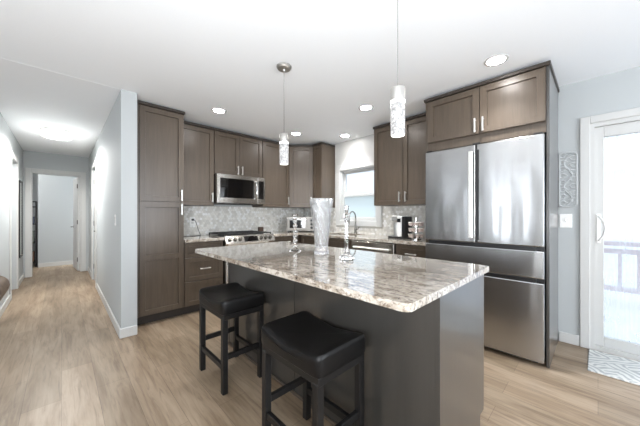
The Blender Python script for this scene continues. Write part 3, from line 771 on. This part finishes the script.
# ------------------------------------------------------------------ bar stools
def stool(cx, cy):
    r = thing('bar_stool', 'x', 'stool', (cx, cy, 0))
    W2, D2 = 0.229, 0.168
    # saddle cushion: grid surface, ends raised, rounded sides
    m = MB(); nx, ny = 24, 16; top = {}
    H = lambda u, v: 0.604+0.041*abs(u)**2.0-0.010*(abs(u)**10)-0.010*abs(v)**6-0.004*(1-v*v)*0
    rings = []
    def outline(sc, n=64):
        o = []
        for i in range(n):
            a = 2*PI*i/n; ex = 0.16
            ca, sa = math.cos(a), math.sin(a)
            o.append((math.copysign(abs(ca)**ex, ca)*sc, math.copysign(abs(sa)**ex, sa)*sc))
        return o
    n = 64
    layers = []
    for sc, kind, zo in ((0.955, 'b', 0.0), (0.99, 'b', 0.006), (1.0, 'b', 0.022), (1.0, 'b', 0.045), (1.0, 't', -0.018), (0.99, 't', -0.007), (0.965, 't', 0), (0.9, 't', 0.002), (0.75, 't', 0.004), (0.55, 't', 0.005), (0.3, 't', 0.006), (0.1, 't', 0.006)):
        ring = []
        for u, v in outline(sc, n):
            z = (0.535+zo) if kind == 'b' else H(u, v)+zo
            w = 1.0
            ring.append(m.bm.verts.new((cx+u*W2, cy+v*D2, z)))
        layers.append(ring)
    for A, B in zip(layers, layers[1:]):
        for i in range(n): j = (i+1) % n; m.bm.faces.new((A[i], A[j], B[j], B[i]))
    m.bm.faces.new(layers[-1]); m.bm.faces.new(layers[0][::-1])
    st = m.build('seat', 'black_leather', r, True)
    MB().box(cx-W2+.012, cx+W2-.012, cy-D2+.012, cy+D2-.012, 0.50, 0.537, 0.003).build('apron', 'black_wood', r)
    for sx in (-1, 1):
        for sy in (-1, 1):
            x, y = cx+sx*0.196, cy+sy*0.140
            MB().box(x-0.0185, x+0.0185, y-0.0185, y+0.0185, 0, 0.51, 0.003).build('leg', 'black_wood', r)
    for sx in (-1, 1): MB().box(cx+sx*0.196-0.012, cx+sx*0.196+0.012, cy-0.124, cy+0.124, 0.225, 0.26, 0.002).build('stretcher', 'black_wood', r)
    for sy in (-1, 1): MB().box(cx-0.180, cx+0.180, cy+sy*0.140-0.012, cy+sy*0.140+0.012, 0.155, 0.19, 0.002).build('stretcher', 'black_wood', r)
    return r
s1 = stool(-1.955, 0.935)
s1['label'] = 'black leather saddle bar stool nearer the pantry, at far end of island'; s1['group'] = 'bar stools at the island'
s2 = copy_tree(s1); s2.location = (-1.012, 0.915, 0)
s2['label'] = 'black leather saddle bar stool nearer the camera, cut off at bottom edge'

# ------------------------------------------------------------------ glassware on the island
ZT = 0.9155
vx, vy = -1.458, 1.421
def vf(a, k, z):
    t = (z-ZT)/0.42
    if t < 0.13: return 1
    g = math.sin(5*a+10*t)**2; h = math.sin(5*a-10*t)**2
    return 1-0.10*g**1.5-0.035*h**2
outer = [(0, ZT), (0.050, ZT), (0.056, ZT+0.004), (0.056, ZT+0.022), (0.050, ZT+0.03), (0.050, ZT+0.045)]
for k in range(1, 37):
    t = k/36; outer.append((0.050+0.042*t**1.15, ZT+0.045+0.372*t))
inner = [(0.050+0.042*(1-k/12)**1.15-0.0075, ZT+0.045+0.372*(1-k/12)+0.0) for k in range(12)]+[(0.030, ZT+0.058), (0, ZT+0.056)]
tag(MB().lathe(vx, vy, outer+[(0.089, ZT+0.42)]+inner, 96, lambda a, k, z: vf(a, k, z) if k < len(outer)+1 else 1).build('vase', 'cut_crystal', None, True, (vx, vy, ZT)),
    'tall flared cut crystal vase standing on the island', 'vase')
def candlestick(cx, cy, prof, label, n):
    tag(MB().lathe(cx, cy, prof, n).build('candlestick', 'crystal', None, n > 12, (cx, cy, ZT)), label, 'candlestick')
pr = [(0, ZT), (0.046, ZT), (0.048, ZT+0.006), (0.040, ZT+0.014), (0.014, ZT+0.022)]
z = ZT+0.024
for k in range(6):
    pr += [(0.009, z), (0.0155, z+0.008), (0.0165, z+0.02), (0.0155, z+0.032), (0.009, z+0.040)]; z += 0.0405
pr += [(0.009, z), (0.014, z+0.006), (0.024, z+0.024), (0.027, z+0.036), (0.020, z+0.036), (0.012, z+0.016), (0, z+0.014)]
candlestick(-1.728, 1.381, pr, 'shorter beaded crystal candlestick left of the vase', 24)
pr = [(0, ZT), (0.044, ZT), (0.050, ZT+0.012), (0.044, ZT+0.026), (0.018, ZT+0.038), (0.012, ZT+0.05), (0.0115, ZT+0.25), (0.014, ZT+0.262), (0.010, ZT+0.268),
      (0.018, ZT+0.278), (0.022, ZT+0.292), (0.018, ZT+0.306), (0.011, ZT+0.314), (0.015, ZT+0.33), (0.017, ZT+0.358), (0.013, ZT+0.358), (0.009, ZT+0.335), (0, ZT+0.333)]
candlestick(-1.151, 1.352, pr, 'taller slim crystal candlestick right of the vase', 10)

# ------------------------------------------------------------------ pendants
def pendant(x, y):
    r = thing('pendant_lamp', 'x', 'pendant lamp', (x, y, CE))
    MB().lathe(x, y, [(0, CE), (0.062, CE), (0.062, CE-0.012), (0.052, CE-0.024), (0.012, CE-0.028), (0.008, CE-0.045), (0, CE-0.045)], 32).build('canopy', 'lamp_nickel', r, True)
    MB().tube([(x, y, CE-0.04), (x, y, 1.89)], 0.0018, 6).build('cord', 'cord_gray', r)
    MB().lathe(x, y, [(0, 1.892), (0.006, 1.892), (0.006, 1.882), (0.036, 1.882), (0.0375, 1.880), (0.0375, 1.815), (0, 1.815)], 32).build('cap', 'lamp_nickel', r, True)
    g = MB().lathe(x, y, [(0, 1.8148), (0.036, 1.8148), (0.037, 1.81), (0.037, 1.637), (0.0355, 1.634), (0, 1.634)], 40).build('glass_shade', 'bubble_glass', r, True)
    MB().lathe(x, y, [(0.0372, 1.8145), (0.0382, 1.8145), (0.0382, 1.800), (0.0372, 1.800)], 40, closed=True).build('light_ring', 'pendant_glow', r)
    MB().lathe(x, y, [(0, 1.6339), (0.034, 1.6339), (0.034, 1.631), (0, 1.631)], 40).build('light_disc', 'pendant_glow', r)
    return r
p1 = pendant(-1.81, 1.33); p1['label'] = 'hanging bubble glass pendant farther away, over far end of island'; p1['group'] = 'island pendants'
p2 = copy_tree(p1); p2.location = (-0.735, 1.28, CE); p2['label'] = 'hanging bubble glass pendant nearer the refrigerator, ceiling mount out of view'

# recessed downlights
spots = [((-0.565, 2.496), 'recessed ceiling light in front of the refrigerator cabinet'), ((-1.852, 2.52), 'recessed ceiling light between the two hanging pendants'),
         ((-3.113, 1.341), 'recessed ceiling light nearest the tall pantry cabinet'), ((-3.19, 2.568), 'recessed ceiling light near the diagonal corner cabinet'), ((-2.74, 3.183), 'recessed ceiling light close to the kitchen window')]
proto = None
for (x, y), lab in spots:
    if proto is None:
        proto = thing('recessed_light', lab, 'ceiling light', (x, y, CE), 'recessed kitchen lights')
        MB().lathe(x, y, [(0.062, CE-0.002), (0.068, CE-0.006), (0.082, CE-0.004), (0.085, CE), (0.062, CE)], 32, closed=True).build('trim_ring', 'white_paint', proto, True)
        MB().lathe(x, y, [(0, CE-0.003), (0.062, CE-0.003), (0.062, CE-0.0005), (0, CE-0.0005)], 32).build('lens', 'downlight_lens', proto)
        sl = bpy.data.lights.new('beam', 'SPOT'); sl.energy = 32; sl.spot_size = math.radians(108); sl.spot_blend = 0.9; sl.shadow_soft_size = 0.05; sl.color = (0.965, 0.985, 1)
        so = bpy.data.objects.new('beam', sl); COL.objects.link(so); so.parent = proto; so.location = (0, 0, -0.012)
        r = proto
    else:
        r = copy_tree(proto); r.location = (x, y, CE)
    r['label'] = lab
# hall flush light
hx, hy, hz = -5.53, -0.05, CE-0.001
c = thing('flush_ceiling_light', 'round flush mounted drum light with metal bands on hall ceiling', 'ceiling light', (hx, hy, hz))
MB().lathe(hx, hy, [(0, hz), (0.17, hz), (0.17, hz-0.015), (0, hz-0.015)], 40).build('base', 'white_paint', c)
MB().lathe(hx, hy, [(0.168, hz-0.0152), (0.168, hz-0.085), (0.15, hz-0.098), (0.10, hz-0.108), (0, hz-0.112)], 40).build('diffuser', 'hall_diffuser', c, True)
for z in (hz-0.02, hz-0.078): MB().lathe(hx, hy, [(0.169, z), (0.176, z), (0.176, z-0.010), (0.169, z-0.010)], 40, closed=True).build('metal_band', 'nickel', c)
m = MB()
for k in range(4):
    a = PI/4+k*PI/2; px, py = hx+0.174*math.cos(a), hy+0.174*math.sin(a); m.box(px-.004, px+.004, py-.004, py+.004, hz-0.085, hz-0.02)
m.build('band_post', 'nickel', c)
sl = bpy.data.lights.new('hall_lamp_glow', 'SPOT'); sl.energy = 78; sl.spot_size = math.radians(176); sl.spot_blend = 0.45; sl.shadow_soft_size = 0.12; sl.color = (1, 0.99, 0.97)
so = bpy.data.objects.new('hall_lamp_glow', sl); COL.objects.link(so); so.parent = c; so.location = (0, 0, -0.13)
# unseen lamp added to light the bedroom
c = thing('added_bedroom_light', 'added unseen dome light inside the room past the hall', 'ceiling light', (-8.35, -0.9, CE))
MB().lathe(-8.35, -0.9, [(0, CE), (0.14, CE), (0.14, CE-0.02), (0, CE-0.02)], 24).build('base', 'white_paint', c)
MB().lathe(-8.35, -0.9, [(0.13, CE-0.0205), (0.12, CE-0.06), (0.07, CE-0.09), (0, CE-0.10)], 24).build('diffuser', 'added_bedroom_glow', c, True)

# ------------------------------------------------------------------ counter-top things
# toaster oven in the corner, facing the room diagonally
to = thing('toaster_oven', 'silver toaster oven set diagonally in the counter corner', 'toaster oven', (-3.60, 3.03, 0.915))
OT = Vector((-3.50, 2.93, 0))
def fb(u0, u1, z0, z1, n0, n1, name, mat, par, bev=0.0): m = MB(); frame_box(m, OT, UD, ND, u0, u1, z0, z1, n0, n1, bev); return m.build(name, mat, par)
fb(-0.25, 0.25, 0.935, 1.175, -0.30, 0, 'body', 'toaster_silver', to, 0.006)
d = fb(-0.225, 0.10, 0.955, 1.15, 0, 0.012, 'door', 'toaster_silver', to, 0.003)
fb(-0.195, 0.07, 0.985, 1.115, 0.012, 0.014, 'window', 'black_glass', d)
fb(-0.20, 0.075, 1.125, 1.138, 0.03, 0.042, 'handle', 'chrome', d)
for z in (1.115, 1.05, 0.99):
    q = OT+UD*0.175+Z_*z
    MB().tube([q, q+ND*0.02], [0.022, 0.018], 16).build('knob', 'black_plastic', to, True)
for u, nn in ((-0.22, -0.03), (0.22, -0.03), (-0.22, -0.27), (0.22, -0.27)):
    fb(u-.015, u+.015, 0.9155, 0.936, nn-.015, nn+.015, 'foot', 'black_plastic', to)
# brown box by the range
tag(MB().box(-3.90, -3.84, 2.33, 2.41, 0.9155, 1.005, 0.006).box(-3.895, -3.845, 2.335, 2.405, 1.005, 1.012, 0.002).build('canister', 'brown_box'), 'small dark brown canister on the counter right of the range', 'canister')
# coffee maker
cm = thing('coffee_maker', 'white and black single serve coffee maker with silver tank', 'coffee maker', (-1.77, 3.12, 0.915))
MB().box(-1.885, -1.66, 3.03, 3.22, 0.9155, 0.94, 0.006).build('drip_base', 'black_plastic', cm)
MB().box(-1.745, -1.685, 3.015, 3.22, 0.94, 1.195, 0.010).build('tower', 'white_plastic', cm)
MB().box(-1.684, -1.645, 3.02, 3.22, 0.9155, 1.19, 0.008).build('side_shell', 'black_plastic', cm)
MB().box(-1.737, -1.693, 3.010, 3.016, 1.12, 1.165).build('display', 'black_glass', cm)
MB().lathe(-1.80, 3.11, [(0, .9405), (.040, .9405), (.042, .95), (.042, 1.10), (.038, 1.115), (0, 1.115)], 28).build('tank', 'silver_plastic', cm, True)
MB().box(-1.845, -1.745, 3.05, 3.18, 1.13, 1.20, 0.012).build('brew_head', 'silver_plastic', cm)
MB().box(-1.757, -1.744, 3.09, 3.13, 0.94, 1.13).build('neck', 'black_plastic', cm)
# coffee pod carousel
px, py = -1.515, 3.06
pc = thing('pod_carousel', 'round three tier wire rack full of coffee pods beside refrigerator', 'rack', (px, py, 0.915))
MB().lathe(px, py, [(0, .9155), (.06, .9155), (.06, .924), (.01, .928), (.008, 1.16), (.014, 1.165), (.014, 1.178), (0, 1.18)], 20).build('stand', 'chrome', pc, True)
for k in range(3):
    z = 0.938+0.07*k; m = MB()
    m.tube([(px+.075*math.cos(a), py+.075*math.sin(a), z) for a in [2*PI*i/20 for i in range(21)]], 0.0025, 6, False)
    for i in range(4): a = PI/4+i*PI/2; m.tube([(px+.008*math.cos(a), py+.008*math.sin(a), z), (px+.075*math.cos(a), py+.075*math.sin(a), z)], .002, 6)
    m.build('wire_tier', 'chrome', pc)
pod0 = None
for k in range(3):
    for i in range(7):
        a = 2*PI*i/7+0.35*k; z = 0.938+0.07*k; x, y = px+.068*math.cos(a), py+.068*math.sin(a)
        if pod0 is None:
            pod0 = thing('coffee_pod', 'pale pink foil coffee pod in the three tier carousel', 'coffee pod', (x, y, z), 'coffee pods in the carousel')
            MB().lathe(x, y, [(0, z+.004), (.016, z+.004), (.022, z+.036), (.025, z+.04), (.025, z+.043)], 16).build('cup', 'pod_foil', pod0, True)
            MB().lathe(x, y, [(0, z+.046), (.024, z+.0445), (.025, z+.0432)], 16).build('lid', 'white_plastic', pod0, True)
            q = pod0
        else: q = copy_tree(pod0); q.location = (x, y, z)
# outlets, switches, cord
def plate(name, label, cat, O, U, N, u, z, w, h, kind):
    loc = O+U*u+Z_*z
    r = thing(name, label, cat, loc)
    m = MB(); frame_box(m, O, U, N, u-w/2, u+w/2, z-h/2, z+h/2, 0.0, 0.006, 0.002); m.build('wall_plate', 'white_plastic', r)
    m = MB()
    if kind == 'outlet':
        for q in (-0.021, 0.021): frame_box(m, O, U, N, u-0.016, u+0.016, z+q-0.014, z+q+0.014, 0.006, 0.008, 0.001)
        m.build('socket', 'white_paint', r)
    elif kind == 'toggle': frame_box(m, O, U, N, u-0.005, u+0.005, z-0.004, z+0.014, 0.006, 0.018, 0.001); m.build('toggle', 'silver_plastic', r)
    else: frame_box(m, O, U, N, u-0.017, u+0.017, z-0.033, z+0.033, 0.006, 0.009, 0.001); m.build('rocker', 'white_paint', r)
    return r
OWL = Vector((XL+0.0075, 0, 0))
plate('electrical_outlet', 'white outlet on tiled wall above short counter, black plug in it', 'outlet', OWL, Y_, X_, 1.345, 1.12, 0.075, 0.12, 'outlet')
plate('electrical_outlet', 'white outlet on tiled wall between range and toaster oven', 'outlet', OWL, Y_, X_, 2.87, 1.12, 0.075, 0.12, 'outlet')
plate('light_switch', 'white single toggle switch below carved wall panel by door', 'switch', Vector((0, YB, 0)), X_, -Y_, -0.212, 1.155, 0.088, 0.13, 'toggle')
plate('light_switch', 'white rocker switch on hall wall near the partition corner', 'switch', Vector((0, 0.42, 0)), X_, -Y_, -3.62, 1.155, 0.075, 0.12, 'rocker')
xw = XL+0.0155
pg = thing('charging_cord', 'black plug and thin cord running down to short counter', 'cord', (xw, 1.345, 1.14))
MB().box(xw, xw+0.03, 1.33, 1.36, 1.127, 1.155, 0.005).build('plug', 'black_plastic', pg)
MB().tube([(xw+.02, 1.358, 1.14), (xw+.03, 1.375, 1.12), (xw+.025, 1.395, 1.06), (xw+.028, 1.42, .98), (xw+.05, 1.435, .925), (xw+.10, 1.42, .9195), (xw+.14, 1.33, .9195), (xw+.12, 1.22, .9195), (xw+.09, 1.15, .9195)], 0.0035, 8).build('wire', 'black_plastic', pg, True)

# ------------------------------------------------------------------ carved wall panel
ax0, ax1, az0, az1 = -0.258, -0.136, 1.285, 1.80
ap = thing('carved_wall_panel', 'pale gray carved scrollwork panel hanging above the light switch', 'wall art', ((ax0+ax1)/2, YB, az0))
yf = YB-0.012
m = MB(); ch = 0.025
P2 = [(ax0+ch, az0), (ax1-ch, az0), (ax1, az0+ch), (ax1, az1-ch), (ax1-ch, az1), (ax0+ch, az1), (ax0, az1-ch), (ax0, az0+ch)]
m.tube([(x, yf, z) for x, z in P2+P2[:2]], 0.0065, 8); m.build('border', 'carved_plaster', ap, True)
m = MB(); random.seed(11)
xc = (ax0+ax1)/2
def scroll(x, z, r, a0, turn, sg, th=0.0058):
    pts = []
    for k in range(16):
        t = k/15; a = a0+sg*turn*t; rr = r*(1-0.75*t)
        X, Z = x+rr*math.cos(a), z+rr*math.sin(a)
        pts.append((min(max(X, ax0+.004), ax1-.004), yf-0.002*math.sin(PI*t), min(max(Z, az0+.004), az1-.004)))
    m.tube(pts, [th*(1-.4*k/15) for k in range(16)], 6)
zz = [az0+0.02+i*(az1-az0-0.04)/24 for i in range(25)]
m.tube([(xc+0.030*math.sin(i*0.55), yf, q) for i, q in enumerate(zz)], 0.0055, 8)
for i in range(15):
    q = az0+0.035+i*0.0325; sg = 1 if i % 2 else -1
    scroll(xc+sg*0.030, q, 0.030, PI/2*(1-sg), 4.6, sg); scroll(xc-sg*0.034, q+0.028, 0.024, PI/2*(1+sg), 4.2, sg)
    m.tube([(xc, yf, q), (xc+sg*0.028, yf-.003, q+0.02), (xc+sg*0.055, yf, q+0.012)], [.003, .008, .002], 6)
m.build('scrollwork', 'carved_plaster', ap, True)
m = MB().box(ax0+.004, ax1-.004, YB-0.006, YB, az0+.028, az1-.028); m.build('backing', 'wall_paint', ap)

# door mat
tag(MB().box(-0.058, 0.85, 2.945, 3.412, 0, 0.011, 0.004).build('door_mat', 'leaf_weave', loc=(0.396, 3.18, 0)), 'pale gray leaf patterned mat in front of sliding door', 'mat')

# ------------------------------------------------------------------ hall mirror, sofa, bedroom shelf
c = thing('wall_mirror', 'tall narrow dark framed mirror on the left hall wall', 'mirror', (-7.05, -0.53, 0.45))
mx0, mx1 = -7.25, -6.85
MB().box(mx0, mx0+.025, -.53, -.508, .47, 1.80).box(mx1-.025, mx1, -.53, -.508, .47, 1.80).box(mx0+.025, mx1-.025, -.53, -.508, .47, .495).box(mx0+.025, mx1-.025, -.53, -.508, 1.775, 1.80).build('frame', 'black_wood', c)
MB().box(mx0+.025, mx1-.025, -.53, -.516, .495, 1.775).build('glass', 'mirror_glass', c)

c = thing('sofa', 'brown leather rolled arm sofa end against left living room wall', 'sofa', (-4.2, -1.3, 0))
sx0, sx1 = -4.60, -3.70
MB().box(sx0, sx1, -2.45, -0.50, 0.10, 0.34, 0.03, seg=3).build('base', 'sofa_leather', c, True)
for yc in (-0.545, -2.40):
    m = MB(); pr_ = []
    A = [(yc+0.135*math.cos(t), 0.44+0.125*math.sin(t)) for t in [2*PI*k/24 for k in range(24)]]
    V = []; rings = []
    for x, s in ((sx0+.01, .80), (sx0+.04, .95), (sx0+.10, 1), (sx1-.10, 1), (sx1-.04, .95), (sx1-.01, .80)):
        rings.append([m.bm.verts.new((x, yc+(y-yc)*s, 0.44+(z-0.44)*s)) for y, z in A])
    for Aa, Bb in zip(rings, rings[1:]):
        for k in range(24): m.bm.faces.new((Aa[k], Aa[(k+1) % 24], Bb[(k+1) % 24], Bb[k]))
    m.bm.faces.new(rings[0][::-1]); m.bm.faces.new(rings[-1])
    m.build('arm', 'sofa_leather', c, True)
MB().box(sx0, sx0+0.24, -2.28, -0.67, 0.30, 0.82, 0.06, seg=4).build('backrest', 'sofa_leather', c, True)
for a, b in ((-2.27, -1.48), (-1.47, -0.68)): MB().box(sx0+.22, sx1+.02, a, b, 0.335, 0.47, 0.04, seg=3).build('seat_cushion', 'sofa_leather', c, True)
for x in (sx0+.06, sx1-.06):
    for y in (-2.38, -0.58): MB().box(x-.03, x+.03, y-.03, y+.03, 0, 0.11, .004).build('foot', 'black_wood', c)

c = thing('bookcase', 'dark open bookcase glimpsed inside the room past the hall', 'bookcase', (-9.25, -0.75, 0))
b0, b1, x0, x1 = -1.10, -0.42, -9.32, -9.04
for z in (0.10, 0.55, 0.98, 1.38, 1.50): MB().box(x0, x1, b0+.02, b1-.02, z, z+.022).build('shelf', 'shelf_wood', c)
for y in (b0, b1-.02): MB().box(x0, x1, y, y+.02, 0, 1.522).build('side_panel', 'shelf_wood', c)
for lab, nm, y0, y1, z0, h, mt, cat in (
    ('slate blue storage box on the middle shelf of bookcase', 'storage_box', -0.66, -0.46, 1.002, 0.16, 'book_cloth', 'box'),
    ('wicker brown basket on the lowest shelf of bookcase', 'basket', -0.68, -0.46, 0.122, 0.22, 'basket', 'basket'),
    ('gray green storage box on second lowest shelf of bookcase', 'storage_box', -0.68, -0.46, 0.572, 0.26, 'roof_shingle', 'box')):
    tag(MB().box(x0+.04, x1-.03, y0, y1, z0+.0005, z0+h, 0.008).box(x0+.035, x1-.025, y0-.004, y1+.004, z0+h-.03, z0+h+.004, 0.004).build(nm, mt, loc=((x0+x1)/2, (y0+y1)/2, z0)), lab, cat)
tag(MB().lathe(-9.17, -0.55, [(0, 1.5225), (.03, 1.5225), (.045, 1.56), (.03, 1.60), (.018, 1.62), (.024, 1.64), (0, 1.638)], 20).build('pot', 'book_cloth', None, True, (-9.17, -0.55, 1.5225)), 'small rounded dark pot on top of the bookcase', 'pot')

# ------------------------------------------------------------------ outside
struct(MB().box(-12, 14, YB+0.15, 40, -0.75, -0.55).build('ground', 'outdoor_white'))
struct(MB().box(-1.2, 4.5, YB+0.15, 6.2, -0.55, -0.10).build('deck', 'outdoor_white'))
c = thing('deck_railing', 'reddish wooden deck railing with balusters seen through sliding door', 'railing', (1.6, 6.1, -0.1))
MB().box(-1.2, 4.5, 6.02, 6.16, 0.74, 0.80).build('top_rail', 'deck_wood', c)
MB().box(-1.2, 4.5, 6.06, 6.12, 0.62, 0.69).build('upper_rail', 'deck_wood', c)
MB().box(-1.2, 4.5, 6.06, 6.12, 0.05, 0.12).build('lower_rail', 'deck_wood', c)
for k in range(30): MB().box(-1.1+k*.19-.02, -1.1+k*.19+.02, 6.07, 6.11, 0.12, 0.62).build('baluster', 'deck_wood', c)
for x in (-1.15, 0.7, 2.6, 4.4): MB().box(x-.045, x+.045, 6.04, 6.14, -0.10, 0.74).build('post', 'deck_wood', c)
random.seed(5)
def tree(x, y, h, lab):
    r = thing('evergreen_tree', lab, 'tree', (x, y, -0.55), 'evergreens beyond the deck')
    MB().tube([(x, y, -0.55), (x, y, h*0.9)], [0.16, 0.04], 8).build('trunk', 'deck_wood', r)
    m = MB()
    for k in range(7):
        z = 0.1+h*0.13*k; rr = 1.5*(1-k/7.6)
        m.lathe(x, y, [(rr, z), (rr*0.72, z+h*0.07), (0.05, z+h*0.22)], 18, lambda a, q, zz, k=k: 1+0.18*math.sin(5*a+k)+0.08*math.sin(11*a+2*k))
    m.build('crown', 'evergreen', r)
for i, (x, y, h) in enumerate(((-3.5, 34, 1.9), (0.6, 36, 1.6), (4.6, 33, 2.2), (9.0, 36, 1.8), (13.4, 38, 2.0))):
    tree(x, y, h, ['leftmost haze-tinted evergreen beyond the deck railing', 'short haze-tinted evergreen beyond the deck railing, second from left', 'tallest haze-tinted evergreen beyond the deck railing, near middle', 'haze-tinted evergreen beyond the deck railing, second from right', 'rightmost haze-tinted evergreen beyond the deck railing'][i])
c = thing('neighbor_house', 'pale sided house seen through the kitchen window', 'house', (-9.5, 14, -0.55))
MB().box(-14, -6.2, 12, 18, -0.55, 1.75).build('wall', 'siding', c)
MB().poly([(-14.4, 11.6, 1.7), (-5.8, 11.6, 1.7), (-5.8, 18.4, 1.7), (-14.4, 18.4, 1.7), (-14.4, 15, 2.5), (-5.8, 15, 2.5)], [(0, 1, 5, 4), (2, 3, 4, 5), (1, 2, 5), (3, 0, 4), (0, 3, 2, 1)]).build('roof', 'roof_shingle', c)
